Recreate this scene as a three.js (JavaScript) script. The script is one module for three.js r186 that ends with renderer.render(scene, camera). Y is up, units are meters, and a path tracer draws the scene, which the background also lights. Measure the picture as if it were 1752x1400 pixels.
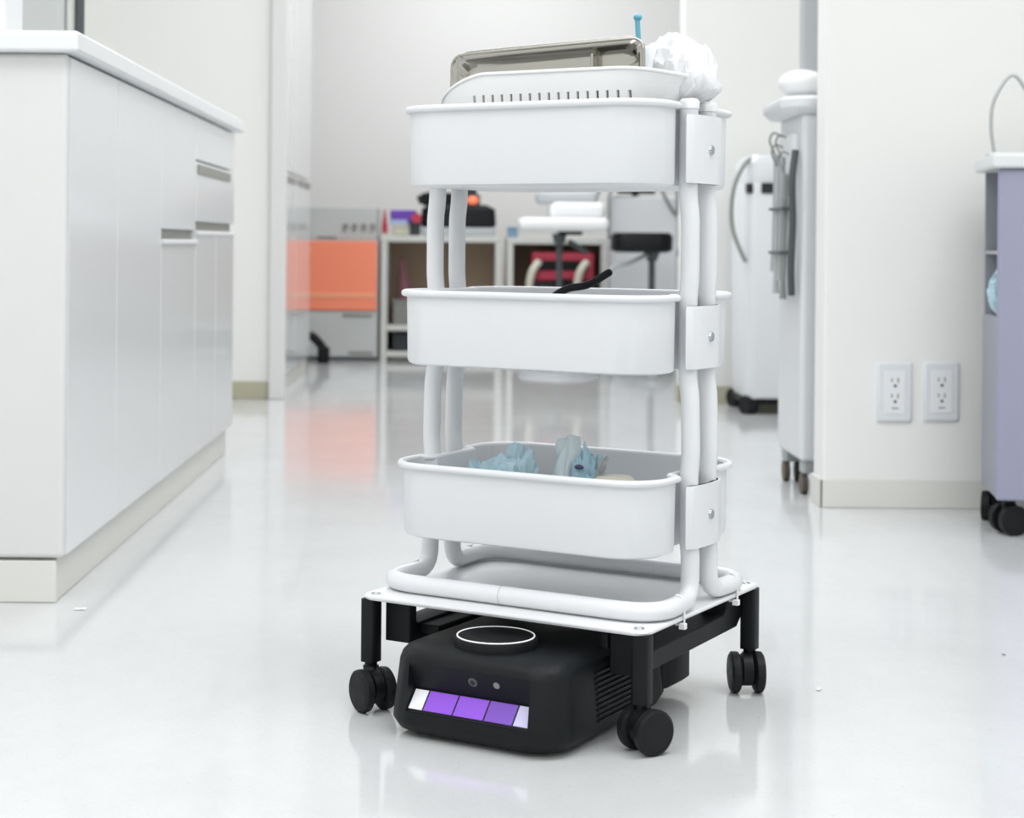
import * as THREE from 'three';
import { RoundedBoxGeometry } from 'three/addons/geometries/RoundedBoxGeometry.js';
import { mergeGeometries, mergeVertices, toCreasedNormals } from 'three/addons/utils/BufferGeometryUtils.js';
import { RectAreaLightUniformsLib } from 'three/addons/lights/RectAreaLightUniformsLib.js';
import { Brush, Evaluator, SUBTRACTION } from 'three-bvh-csg';
import { createNoise3D } from 'simplex-noise';

// ---------- camera, renderer, light ----------
const scene = new THREE.Scene();
scene.background = new THREE.Color(0x000000);
const FOCAL = 3000;                                    // pixels of a 1752 x 1400 frame
const camera = new THREE.PerspectiveCamera(2 * Math.atan(700 / FOCAL) * 180 / Math.PI, 1752 / 1400, 0.05, 60);
camera.position.set(0, 0.55, 0);
camera.rotation.set(0, 0, 0.009);
camera.setViewOffset(1752, 1400, 81, 285, 1752, 1400);  // shift lens: horizon above the middle, verticals stay upright
camera.focus = 2.0;
camera.userData.fStop = 7.5;
camera.updateProjectionMatrix();
const renderer = new THREE.WebGLRenderer({ antialias: true });
renderer.toneMapping = THREE.LinearToneMapping;
renderer.toneMappingExposure = 0.575;
renderer.shadowMap.enabled = true;
RectAreaLightUniformsLib.init();
const LAMP = { color: 0xf9faff, power: 7.5, glow: 3 };
// ceiling panels [x, z, width, length, relative output]
const LAMPS = [[-0.9, 1.0, 1.2, 1.2, 0.75], [0.9, 1.0, 1.2, 1.2, 0.95], [-0.9, -1.2, 1.2, 1.2, 0.65], [0.9, -1.7, 1.2, 1.2, 1.1], [0.1, -4.2, 1.2, 1.2, 0.85], [1.8, -4.9, 0.9, 0.9, 0.25], [0.0, -6.2, 1.2, 1.2, 0.85], [0.1, -7.7, 1.2, 0.9, 0.9], [-1.5, -3.6, 0.6, 1.2, 0.25]];

// ---------- helpers ----------
const R = Math.PI / 180;
let seed = 7;
const rnd = () => { seed = (seed * 1664525 + 1013904223) >>> 0; return seed / 4294967296; };
const noise = createNoise3D(rnd);
const used = {};
const numbered = (n) => { const k = used[n] = (used[n] ?? -1) + 1; return k ? n + '_' + String(k).padStart(3, '0') : n; };
const mat = (c, roughness = 0.5, o = {}) => new THREE.MeshPhysicalMaterial({ color: c, roughness, ...o });
function mesh(name, geo, m, parent) {
  const list = Array.isArray(geo) ? mergeGeometries(geo.map((g) => { g = g.index ? g.toNonIndexed() : g; for (const a of Object.keys(g.attributes)) if (a !== 'position' && a !== 'normal') g.deleteAttribute(a); return g; })) : geo;
  const o = new THREE.Mesh(list, m); o.name = name; o.castShadow = o.receiveShadow = true; (parent || scene).add(o); return o;
}
function thing(name, label, category, [x, y, z] = [0, 0, 0], turn = 0, group) {
  const o = new THREE.Group(); o.name = numbered(name); o.position.set(x, y, z); o.rotation.y = turn; scene.add(o);
  o.userData = { label, category }; if (group) o.userData.group = group; return o;
}
function single(name, geo, m, label, category, [x, y, z] = [0, 0, 0], turn = 0, group) {
  const o = mesh(numbered(name), geo, m); o.position.set(x, y, z); o.rotation.y = turn; o.userData = { label, category }; if (group) o.userData.group = group; return o;
}
function struct(name, geo, m, label) { const o = mesh(name, geo, m); o.userData = { kind: 'structure', label, category: name.split('_')[0] }; return o; }
// boxes given by their two corners
const B = (x0, x1, y0, y1, z0, z1) => { const g = new THREE.BoxGeometry(Math.abs(x1 - x0), Math.abs(y1 - y0), Math.abs(z1 - z0)); g.translate((x0 + x1) / 2, (y0 + y1) / 2, (z0 + z1) / 2); return g; };
const RB = (x0, x1, y0, y1, z0, z1, r = 0.004, s = 2) => { const g = new RoundedBoxGeometry(Math.abs(x1 - x0), Math.abs(y1 - y0), Math.abs(z1 - z0), s, r); g.translate((x0 + x1) / 2, (y0 + y1) / 2, (z0 + z1) / 2); return g; };
const cyl = (r0, r1, y0, y1, x = 0, z = 0, n = 24) => { const g = new THREE.CylinderGeometry(r1, r0, y1 - y0, n); g.translate(x, (y0 + y1) / 2, z); return g; };
// closed rounded rectangle outline in the plane y
function ring(hx, hz, r, y, cx = 0, cz = 0, n = 10) {
  const p = []; r = Math.min(r, hx, hz);
  for (let q = 0; q < 4; q++) { const sx = [1, -1, -1, 1][q], sz = [1, 1, -1, -1][q]; for (let k = 0; k <= n; k++) { const a = (q * 90 + 90 * k / n) * R; p.push([cx + sx * (hx - r) + r * Math.cos(a), typeof y === 'function' ? 0 : y, cz + sz * (hz - r) + r * Math.sin(a)]); } }
  if (typeof y === 'function') for (const v of p) v[1] = y(v[0], v[2]);
  return p;
}
function basketRing(hx, hz, r, y, dent) {
  const c = ring(hx, hz, r, y), k = c.length / 4, edge = (sx, a, b) => Array.from({ length: 23 }, (_, i) => [sx * hx, y, a + (b - a) * (i + 1) / 24]), e = hz - r;
  const p = [...c.slice(0, 2 * k), ...edge(-1, e, -e), ...c.slice(2 * k), ...edge(1, -e, e)];
  return p.map(([x, yy, z]) => { const u = Math.min(1, Math.max(0, (0.057 - Math.abs(z)) / 0.013)), s = u * u * (3 - 2 * u); return [x - (Math.abs(x) > hx - 0.002 ? Math.sign(x) * dent * s : 0), yy, z]; });
}
function loft(rings, capA = true, capB = true, crease = 0.6) {
  const v = [], n = rings[0].length, tri = (a, b, c) => v.push(...a, ...b, ...c);
  for (let k = 0; k + 1 < rings.length; k++) for (let i = 0; i < n; i++) { const a = rings[k], b = rings[k + 1], j = (i + 1) % n; tri(a[i], b[i], a[j]); tri(a[j], b[i], b[j]); }
  const mid = (r) => r.reduce((s, p) => [s[0] + p[0] / n, s[1] + p[1] / n, s[2] + p[2] / n], [0, 0, 0]);
  if (capA) { const a = rings[0], c = mid(a); for (let i = 0; i < n; i++) tri(c, a[i], a[(i + 1) % n]); }
  if (capB) { const a = rings[rings.length - 1], c = mid(a); for (let i = 0; i < n; i++) tri(c, a[(i + 1) % n], a[i]); }
  const g = new THREE.BufferGeometry(); g.setAttribute('position', new THREE.Float32BufferAttribute(v, 3));
  return toCreasedNormals(g, crease);
}
// tube along a path whose corners are rounded: pts [x, y, z, radius]
function tube(pts, r, closed = false, seg = 12) {
  const d = [], V = (p) => new THREE.Vector3(p[0], p[1], p[2]);
  pts.forEach((p, i) => {
    if (i === 0 || i === pts.length - 1 || !p[3]) { d.push(V(p)); return; }
    const c = V(p), a = V(pts[i - 1]).sub(c), b = V(pts[i + 1]).sub(c), t = Math.min(p[3], a.length() * 0.49, b.length() * 0.49);
    const A = c.clone().add(a.setLength(t)), E = c.clone().add(b.setLength(t));
    for (let k = 0; k <= 12; k++) { const s = k / 12; d.push(A.clone().multiplyScalar((1 - s) * (1 - s)).add(c.clone().multiplyScalar(2 * s * (1 - s))).add(E.clone().multiplyScalar(s * s))); }
  });
  const path = new THREE.CurvePath(); for (let i = 0; i + 1 < d.length; i++) if (d[i].distanceTo(d[i + 1]) > 1e-6) path.add(new THREE.LineCurve3(d[i], d[i + 1]));
  const len = path.getLength(), g = new THREE.TubeGeometry(path, Math.min(500, Math.max(24, Math.round(len / (r * 0.7)))), r, seg, closed);
  return g;
}
const curve = (pts, r, n = 48, seg = 10) => new THREE.TubeGeometry(new THREE.CatmullRomCurve3(pts.map((p) => new THREE.Vector3(...p))), n, r, seg, false);
function rimLoop(hx, hz, r, y, t) { const p = ring(hx, hz, r, y).map((q) => new THREE.Vector3(...q)); return new THREE.TubeGeometry(new THREE.CatmullRomCurve3(p.filter((q, i) => i === 0 || q.distanceTo(p[i - 1]) > 1e-5), true, 'centripetal'), 220, t, 10, true); }
// crumpled closed lump: a sphere pulled about by ridged noise, flat underneath
function lump(rx, ry, rz, sd, amp = 0.35, fq = 1.6, det = 5) {
  const g = mergeVertices((() => { const i = new THREE.IcosahedronGeometry(1, det * 4); i.deleteAttribute('normal'); i.deleteAttribute('uv'); return i; })()), p = g.attributes.position;
  for (let i = 0; i < p.count; i++) {
    const x = p.getX(i), y = p.getY(i), z = p.getZ(i);
    const so = (n) => Math.sqrt(n * n + 0.03), wx = 0.35 * noise(y * 1.1 + sd, z * 1.1, x), k = 1 + amp * (0.5 * noise(x * 0.9 + sd, y * 0.9, z * 0.9) + 0.9 * (0.35 - so(noise((x + wx) * fq + sd, y * fq * 0.5, (z - wx) * fq))) + 0.22 * (0.35 - so(noise((x - wx) * fq * 2, y * fq * 1.1 + sd, z * fq * 2))));
    p.setXYZ(i, x * rx * k, Math.max(0, (y * 0.5 + 0.5) * 2 * ry * k), z * rz * k);
  }
  return toCreasedNormals(g, 0.5);
}
// loosely folded thin sheet with two faces
function sheet(w, d, f, n = 28, t = 0.0008) {
  const g = new THREE.BoxGeometry(w, t, d, n, 1, n), p = g.attributes.position;
  for (let i = 0; i < p.count; i++) { const u = p.getX(i) / w, v = p.getZ(i) / d, q = f(u, v); p.setXYZ(i, q[0], q[1] + p.getY(i), q[2]); }
  g.deleteAttribute('uv'); g.deleteAttribute('normal'); g.computeVertexNormals(); return g;
}
const evaluator = new Evaluator(); evaluator.attributes = ['position', 'normal']; evaluator.useGroups = false;
function cut(geo, cutters) {
  let a = new Brush(geo); a.updateMatrixWorld();
  for (const c of cutters) { const b = new Brush(c); b.updateMatrixWorld(); a = evaluator.evaluate(a, b, SUBTRACTION); a.updateMatrixWorld(); }
  const g = a.geometry; for (const k of Object.keys(g.attributes)) if (k !== 'position' && k !== 'normal') g.deleteAttribute(k); g.clearGroups(); return g;
}
function fieldTexture(n, f, color = false) {
  const d = new Uint8Array(n * n * 4);
  for (let j = 0; j < n; j++) for (let i = 0; i < n; i++) { const c = f(i / n, j / n); d.set([c[0], c[1], c[2], 255], (j * n + i) * 4); }
  const t = new THREE.DataTexture(d, n, n); t.wrapS = t.wrapT = THREE.RepeatWrapping; t.magFilter = THREE.LinearFilter; t.minFilter = THREE.LinearMipmapLinearFilter; t.generateMipmaps = true; if (color) t.colorSpace = THREE.SRGBColorSpace; t.needsUpdate = true; return t;
}
const tnoise = (u, v, k, s) => { const a = u * 2 * Math.PI, b = v * 2 * Math.PI; return 0.5 * (noise(Math.cos(a) * k + s, Math.sin(a) * k, Math.cos(b) * k) + noise(Math.sin(b) * k, Math.cos(a) * k + s, Math.sin(a) * k)); };

// ---------- materials ----------
const floorMap = fieldTexture(512, (u, v) => { const n = tnoise(u, v, 0.7, 3) * 3 + tnoise(u, v, 4, 9) * 2 + (rnd() - 0.5) * 4 + (rnd() > 0.9985 ? -14 : 0); return [211 + n, 213 + n, 213 + n]; }, true);
const floorRough = fieldTexture(256, (u, v) => { const n = 118 + tnoise(u, v, 1.2, 5) * 30 + tnoise(u, v, 6, 1) * 16; return [n, n, n]; });
const floorBump = fieldTexture(256, (u, v) => { const n = 128 + tnoise(u, v, 0.9, 2) * 80; return [n, n, n]; });
const M = {
  floor: mat(0xffffff, 0.2, { map: floorMap, roughnessMap: floorRough, bumpMap: floorBump, bumpScale: 0.0006, specularIntensity: 1 }),
  wall: mat(0xf1f1ee, 0.8), ceiling: mat(0xf4f4f2, 0.9), skirt: mat(0xe2e2dc, 0.55), skirtOld: mat(0xb9b7a0, 0.6),
  powder: mat(0xe6e8ea, 0.34, { clearcoat: 0.2, clearcoatRoughness: 0.3 }), plate: mat(0xeeeff0, 0.4), joint: mat(0xc9cbca, 0.5),
  steel: mat(0xb1afa7, 0.17, { metalness: 1 }), screw: mat(0xb8bcc0, 0.25, { metalness: 1 }),
  black: mat(0x131619, 0.5, { specularIntensity: 0.45 }), blackDeep: mat(0x0e1012, 0.5, { specularIntensity: 0.5 }), rubber: mat(0x16181a, 0.55, { specularIntensity: 0.5 }), blackGloss: mat(0x101214, 0.25),
  ringLight: mat(0xffffff, 0.4, { emissive: 0xffffff, emissiveIntensity: 0.75 }),
  violet: mat(0x8a4fd0, 0.3, { emissive: 0x8f52d8, emissiveIntensity: 0.42 }), violetDim: mat(0x7a4dba, 0.3, { emissive: 0x7446b8, emissiveIntensity: 0.32 }), ledWhite: mat(0xeef0f4, 0.3, { emissive: 0xffffff, emissiveIntensity: 0.25 }), ledLilac: mat(0xc6c2e2, 0.3, { emissive: 0xc9c4ec, emissiveIntensity: 0.25 }),
  pearl: mat(0xf2f3f3, 0.42), bag: mat(0xf4f5f6, 0.5, { transmission: 0.25, thickness: 0 }), blueRod: mat(0x62a9c0, 0.35),
  clothBlue: mat(0xb7d2dc, 0.85), clothPale: mat(0xd0dde1, 0.85), clothDeep: mat(0xa2c4d1, 0.8), print: mat(0x4a4666, 0.7), beige: mat(0xdcd8c8, 0.7),
  gloss: mat(0xe9ebec, 0.12, { clearcoat: 0.6, clearcoatRoughness: 0.04 }), satin: mat(0xe9ebec, 0.24, { clearcoat: 0.25, clearcoatRoughness: 0.1 }), laminate: mat(0xe0e0de, 0.5), worktop: mat(0xeceeef, 0.3), slot: mat(0x96968f, 0.5),
  lavender: mat(0x9b9db2, 0.5), lavGrey: mat(0x9a9da6, 0.5), paleTop: mat(0xdfe3e2, 0.4), wire: mat(0xb4b8b8, 0.35, { metalness: 0.5 }),
  device: mat(0xe3e6e8, 0.35), deviceGrey: mat(0xb9bec0, 0.45), hose: mat(0x8d928f, 0.5), darkGrey: mat(0x4e5355, 0.5), screen: mat(0x22262a, 0.2),
  orange: mat(0xff9270, 0.45), orangeBand: mat(0xf8a880, 0.45), steelGrey: mat(0xc3c6c4, 0.4), frameGrey: mat(0xd0d1cb, 0.45), shelfBack: mat(0xb39c86, 0.8), boxGrey: mat(0x8b8b86, 0.7), boxDark: mat(0x33373b, 0.6),
  red: mat(0xb9384e, 0.5), redGlow: mat(0xff8a62, 0.4, { emissive: 0xff7a4a, emissiveIntensity: 0.7 }), purple: mat(0x6a3fb0, 0.5), skyBox: mat(0xb9c6ee, 0.5), cream: mat(0xcfcfbc, 0.6), blueBox: mat(0x7fa0b8, 0.6), pinkish: mat(0x9a6570, 0.7), ivory: mat(0xd9d6c4, 0.5),
  panel: mat(0xffffff, 0.5, { emissive: 0xffffff, emissiveIntensity: LAMP.glow }), paper: mat(0xf6f6f4, 0.8),
};

// ---------- the room ----------
const XL = -2.3, XR = 2.7, ZB = -8.75, ZF = 2.3, H = 2.5;
{
  const g = B(XL - 0.1, XR + 0.1, -0.1, 0, ZB - 0.1, ZF + 0.1), p = g.attributes.position, uv = g.attributes.uv;
  for (let i = 0; i < p.count; i++) uv.setXY(i, p.getX(i) / 1.3, p.getZ(i) / 1.3);
  struct('floor', g, M.floor, 'glossy off-white vinyl floor');
}
struct('ceiling', B(XL - 0.1, XR + 0.1, H, H + 0.1, ZB - 0.1, ZF + 0.1), M.ceiling, 'white ceiling');
struct('wall_left', B(XL - 0.1, XL, 0, H, ZB, ZF), M.wall, 'white side wall behind the counters');
struct('wall_right', B(XR, XR + 0.1, 0, H, ZB, ZF), M.wall, 'white side wall');
struct('wall_back', B(XL, XR, 0, H, ZB - 0.1, ZB), M.wall, 'pale wall at the end of the room');
struct('wall_front', B(XL, XR, 0, H, ZF, ZF + 0.1), M.wall, 'white wall behind the viewer');
struct('wall_right_near', RB(0.757, XR, 0, H, -3.785, -3.685, 0.006), M.wall, 'white partition wall carrying two sockets');
struct('wall_right_far', RB(0.755, XR, 0, H, -6.2, -6.08, 0.006), M.wall, 'white partition wall behind the tall machines');
struct('wall_left_recess', B(XL, -0.677, 0, H, -6.2, -6.1), M.wall, 'grey-white wall in the gap between cupboards');
struct('baseboard_right_near', [RB(0.751, XR, 0, 0.06, -3.685, -3.679, 0.002, 1), RB(0.751, 0.757, 0, 0.06, -3.785, -3.679, 0.002, 1)], M.skirt, 'grey vinyl skirting');
struct('baseboard_right_far', [RB(0.749, XR, 0, 0.06, -6.08, -6.074, 0.002, 1), RB(0.749, 0.755, 0, 0.06, -6.2, -6.074, 0.002, 1)], M.skirtOld, 'beige vinyl skirting');
struct('baseboard_left_recess', RB(XL, -0.677, 0, 0.06, -6.1, -6.094, 0.002, 1), M.skirtOld, 'yellowed vinyl skirting');
struct('baseboard_back', RB(-2.2, XR, 0, 0.06, ZB, ZB + 0.006, 0.002, 1), M.skirt, 'grey vinyl skirting');
LAMPS.forEach(([x, z, w, l, k]) => {
  const t = thing('ceiling_light', 'white square luminous panel set in the white ceiling', 'ceiling light', [x, H, z], 0, 'luminous ceiling panels');
  mesh('frame', RB(-w / 2 - 0.03, w / 2 + 0.03, -0.02, 0, -l / 2 - 0.03, l / 2 + 0.03, 0.004), M.plate, t);
  mesh('diffuser', RB(-w / 2, w / 2, -0.028, -0.018, -l / 2, l / 2, 0.003), M.panel, t);
  const a = new THREE.RectAreaLight(LAMP.color, LAMP.power * k, w, l); a.position.set(x, H - 0.035, z); a.rotation.x = -Math.PI / 2; a.castShadow = true; a.name = 'panel_light'; scene.add(a);
});

// ---------- the trolley on its wheeled base ----------
const CART = new THREE.Vector3(0.1247, 0, -2.1244), TURN = -31 * R;
const onCart = (x, y, z) => { const v = new THREE.Vector3(x, y, z).applyAxisAngle(new THREE.Vector3(0, 1, 0), TURN).add(CART); return [v.x, v.y, v.z]; };
{ // wheeled base: white plate, black legs and rails
  const t = thing('wheeled_platform', 'low platform with white top plate, black legs and twin castors under the trolley', 'platform', onCart(0, 0, 0), TURN);
  const pl = mesh('top_plate', loft([ring(0.184, 0.165, 0.016, 0.1262), ring(0.1865, 0.1675, 0.018, 0.1275), ring(0.187, 0.168, 0.018, 0.1295), ring(0.1855, 0.1665, 0.017, 0.132)], true, true, 0.9), M.plate, t);
  for (const [x, z] of [[-0.172, 0.153], [0.172, 0.153], [0.172, -0.153], [-0.172, -0.153]]) mesh('screw', new THREE.TorusGeometry(0.005, 0.001, 6, 16).rotateX(Math.PI / 2).translate(x, 0.1322, z), M.screw, pl);
  for (const [x, z] of [[0.186, 0.07], [0.186, -0.086], [-0.186, 0.05], [-0.186, -0.08]]) mesh('cable_tie', [tube([[x - Math.sign(x) * 0.008, 0.1555, z], [x - Math.sign(x) * 0.001, 0.1545, z, 0.003], [x + Math.sign(x) * 0.0025, 0.14, z, 0.004], [x + Math.sign(x) * 0.0025, 0.124, z, 0.003], [x - Math.sign(x) * 0.008, 0.122, z]], 0.0013, false, 6), RB(x - 0.003, x + 0.005, 0.118, 0.125, z - 0.003, z + 0.004, 0.001)], M.pearl, pl);
  const foot = [[-0.177, 0.155, -0.148, 0.19, -58], [0.177, 0.155, 0.185, 0.157, 32], [0.177, -0.155, 0.178, -0.137, -88], [-0.177, -0.155, -0.16, -0.13, 20]];
  for (const [lx, lz, wx, wz, ax] of foot) {
    const leg = mesh('leg', loft([ring(0.0095, 0.0095, 0.003, 0.052, lx, lz, 3), ring(0.0095, 0.0095, 0.003, 0.1265, lx, lz, 3)]), M.black, t);
    // wheel axle points along world (sin ax, cos ax); turned back into the platform's frame
    const w = new THREE.Vector3(Math.sin(ax * R), 0, Math.cos(ax * R)).applyAxisAngle(new THREE.Vector3(0, 1, 0), -TURN), q = new THREE.Quaternion().setFromUnitVectors(new THREE.Vector3(0, 1, 0), w);
    const px = lx + (wx - lx) * 0.6, pz = lz + (wz - lz) * 0.6;
    mesh('castor_housing', [cyl(0.0075, 0.0075, 0.046, 0.054, lx, lz, 16), new THREE.CylinderGeometry(0.0195, 0.0195, 0.012, 24).applyQuaternion(q).translate(px, 0.028, pz), loft([ring(0.008, 0.008, 0.006, 0.03, px * 0.6 + lx * 0.4, pz * 0.6 + lz * 0.4, 3), ring(0.0085, 0.0085, 0.006, 0.047, lx, lz, 3)])], M.blackDeep, leg);
    for (const s of [-1, 1]) {
      const prof = [[0, -0.0065], [0.018, -0.0065], [0.0215, -0.006], [0.0245, -0.004], [0.025, 0], [0.0245, 0.004], [0.0215, 0.006], [0.02, 0.0055], [0.018, 0.0062], [0, 0.0068]].map(([r, y]) => new THREE.Vector2(r, y * s));
      if (s < 0) prof.reverse();
      mesh('wheel', toCreasedNormals(new THREE.LatheGeometry(prof, 36), 0.5).applyQuaternion(q).translate(px + w.x * 0.0145 * s, 0.025, pz + w.z * 0.0145 * s), M.rubber, leg);
    }
  }
  for (const s of [-1, 1]) {
    const sh = new THREE.Shape([[-0.152, 0.1265], [-0.152, 0.09], [-0.14, 0.081], [0.14, 0.077], [0.14, 0.1265], [0.128, 0.1265], [0.128, 0.1], [0.122, 0.096], [-0.1, 0.1], [-0.108, 0.106], [-0.112, 0.1265]].map((p) => new THREE.Vector2(...p)));
    const x0 = s > 0 ? 0.131 : -0.166, x1 = s > 0 ? 0.166 : -0.131;
    const g = new THREE.ExtrudeGeometry(sh, { depth: x1 - x0 - 0.0024, bevelEnabled: true, bevelSize: 0.0012, bevelThickness: 0.0012, bevelSegments: 1 });
    g.translate(0, 0, 0.0012); g.rotateY(-Math.PI / 2); g.translate(x1, 0, 0);
    const rail = mesh('side_rail', g, M.black, t);
    mesh('rail_ledge', s > 0 ? RB(0.127, 0.134, 0.09, 0.1, -0.1, 0.12, 0.002) : RB(-0.134, -0.105, 0.084, 0.095, -0.12, 0.118, 0.002), M.black, rail);
    if (s > 0) mesh('guide_post', RB(0.118, 0.128, 0.1, 0.1265, 0.12, 0.14, 0.003), M.black, rail);
  }
}
{ // trolley
  const t = thing('utility_trolley', 'white three-tier metal trolley with bent tube frame on the platform', 'trolley', onCart(0, 0.132, 0), TURN);
  const y0 = -0.132, inn = 0.1695, out = 0.1745;
  for (const s of [1, -1]) {
    const side = (k) => { const a = []; for (const [y, x] of [[0.7135, 0.1695], [0.603, 0.1695], [0.58, 0.1725], [0.51, 0.1725], [0.49, 0.1705], [0.395, 0.171], [0.375, 0.174], [0.31, 0.1755], [0.285, 0.1735], [0.21, 0.1735], [0.195, 0.176]]) a.push([k * x, y + y0, s * 0.0262, 0.008]); return a; };
    const right = side(1), left = side(-1).reverse();
    const path = [...right, [0.176, 0.1435 + y0, s * 0.027, 0.042], [0.183, 0.1435 + y0, s * 0.128, 0.05], [-0.183, 0.1435 + y0, s * 0.128, 0.05], [-0.176, 0.1435 + y0, s * 0.027, 0.042], ...left];
    const fr = mesh('frame_tube', tube(path, 0.0108, false, 16), M.powder, t);
    for (const k of [-1, 1]) mesh('end_cap', loft([ring(0.0118, 0.0118, 0.0118, 0.706 + y0, k * inn, s * 0.0262, 5), ring(0.0122, 0.0122, 0.0122, 0.714 + y0, k * inn, s * 0.0262, 5), ring(0.009, 0.009, 0.009, 0.7175 + y0, k * inn, s * 0.0262, 5)], true, true, 0.8), M.pearl, fr);
    if (s > 0) mesh('tube_joint', new THREE.CylinderGeometry(0.01105, 0.01105, 0.0012, 20, 1, true).rotateZ(Math.PI / 2).translate(-0.014, 0.1435 + y0, 0.128), M.joint, fr);
  }
  for (const [yr, yb, k] of [[0.709, 0.616, 1], [0.49, 0.4035, 1.01], [0.285, 0.199, 1.022]]) {
    const hx = 0.1665 * k, hz = 0.13 * k, r = 0.052, Y = yr + y0, Z = yb + y0, dent = hx - 0.1535;
    const BR = (d, r2, y) => basketRing(hx + d, hz + d, r2, y, dent);
    const b = mesh('basket', loft([BR(-0.006, r - 0.004, Z), BR(-0.0015, r, Z + 0.002), BR(0, r, Z + 0.006), BR(0.001, r, Y), BR(-0.001, r, Y), BR(-0.002, r, Z + 0.006), BR(-0.006, r - 0.004, Z + 0.003)], true, true, 0.5), M.powder, t);
    const rl = BR(0.003, r, Y - 0.001).map((q) => new THREE.Vector3(...q));
    mesh('rim', new THREE.TubeGeometry(new THREE.CatmullRomCurve3(rl.filter((q, i) => i === 0 || q.distanceTo(rl[i - 1]) > 1e-5), true, 'centripetal'), 300, 0.0042, 10, true), M.powder, b);
    for (const s of [-1, 1]) {
      // bracket plate bowed round both tubes
      const n = 16, pr = (w, x, dx) => { const a = []; for (let i = 0; i <= n; i++) { const u = -1 + 2 * i / n; a.push([s * (x + 0.0045 * (1 - u * u) - (Math.abs(u) > 0.8 ? dx * (Math.abs(u) - 0.8) / 0.2 : 0)), u * w]); } return a; };
      const xo = 0.1815 + (k - 1) * 0.16, outer = pr(0.049, xo, 0.005), inner = pr(0.047, xo - 0.0025, 0.005).reverse(), lp = s > 0 ? [...outer, ...inner] : [...inner, ...outer];
      const rg = (y, sc) => lp.map(([x, z]) => [x, y, z * sc]).reverse();
      const up = Y - 0.0105, dn = Z + 0.004;
      const rings = [rg(dn, 0.96), rg(dn + 0.004, 1), rg(up - 0.003, 1), rg(up, 0.97)];
      mesh('bracket', loft(rings.map((q) => q.slice().reverse()), true, true, 0.7), M.powder, b);
      mesh('bolt', [new THREE.CylinderGeometry(0.0052, 0.006, 0.003, 16).rotateZ(-s * Math.PI / 2).translate(s * (xo + 0.0055), (up + dn) / 2, 0)], M.screw, b);
    }
  }
}
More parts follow.
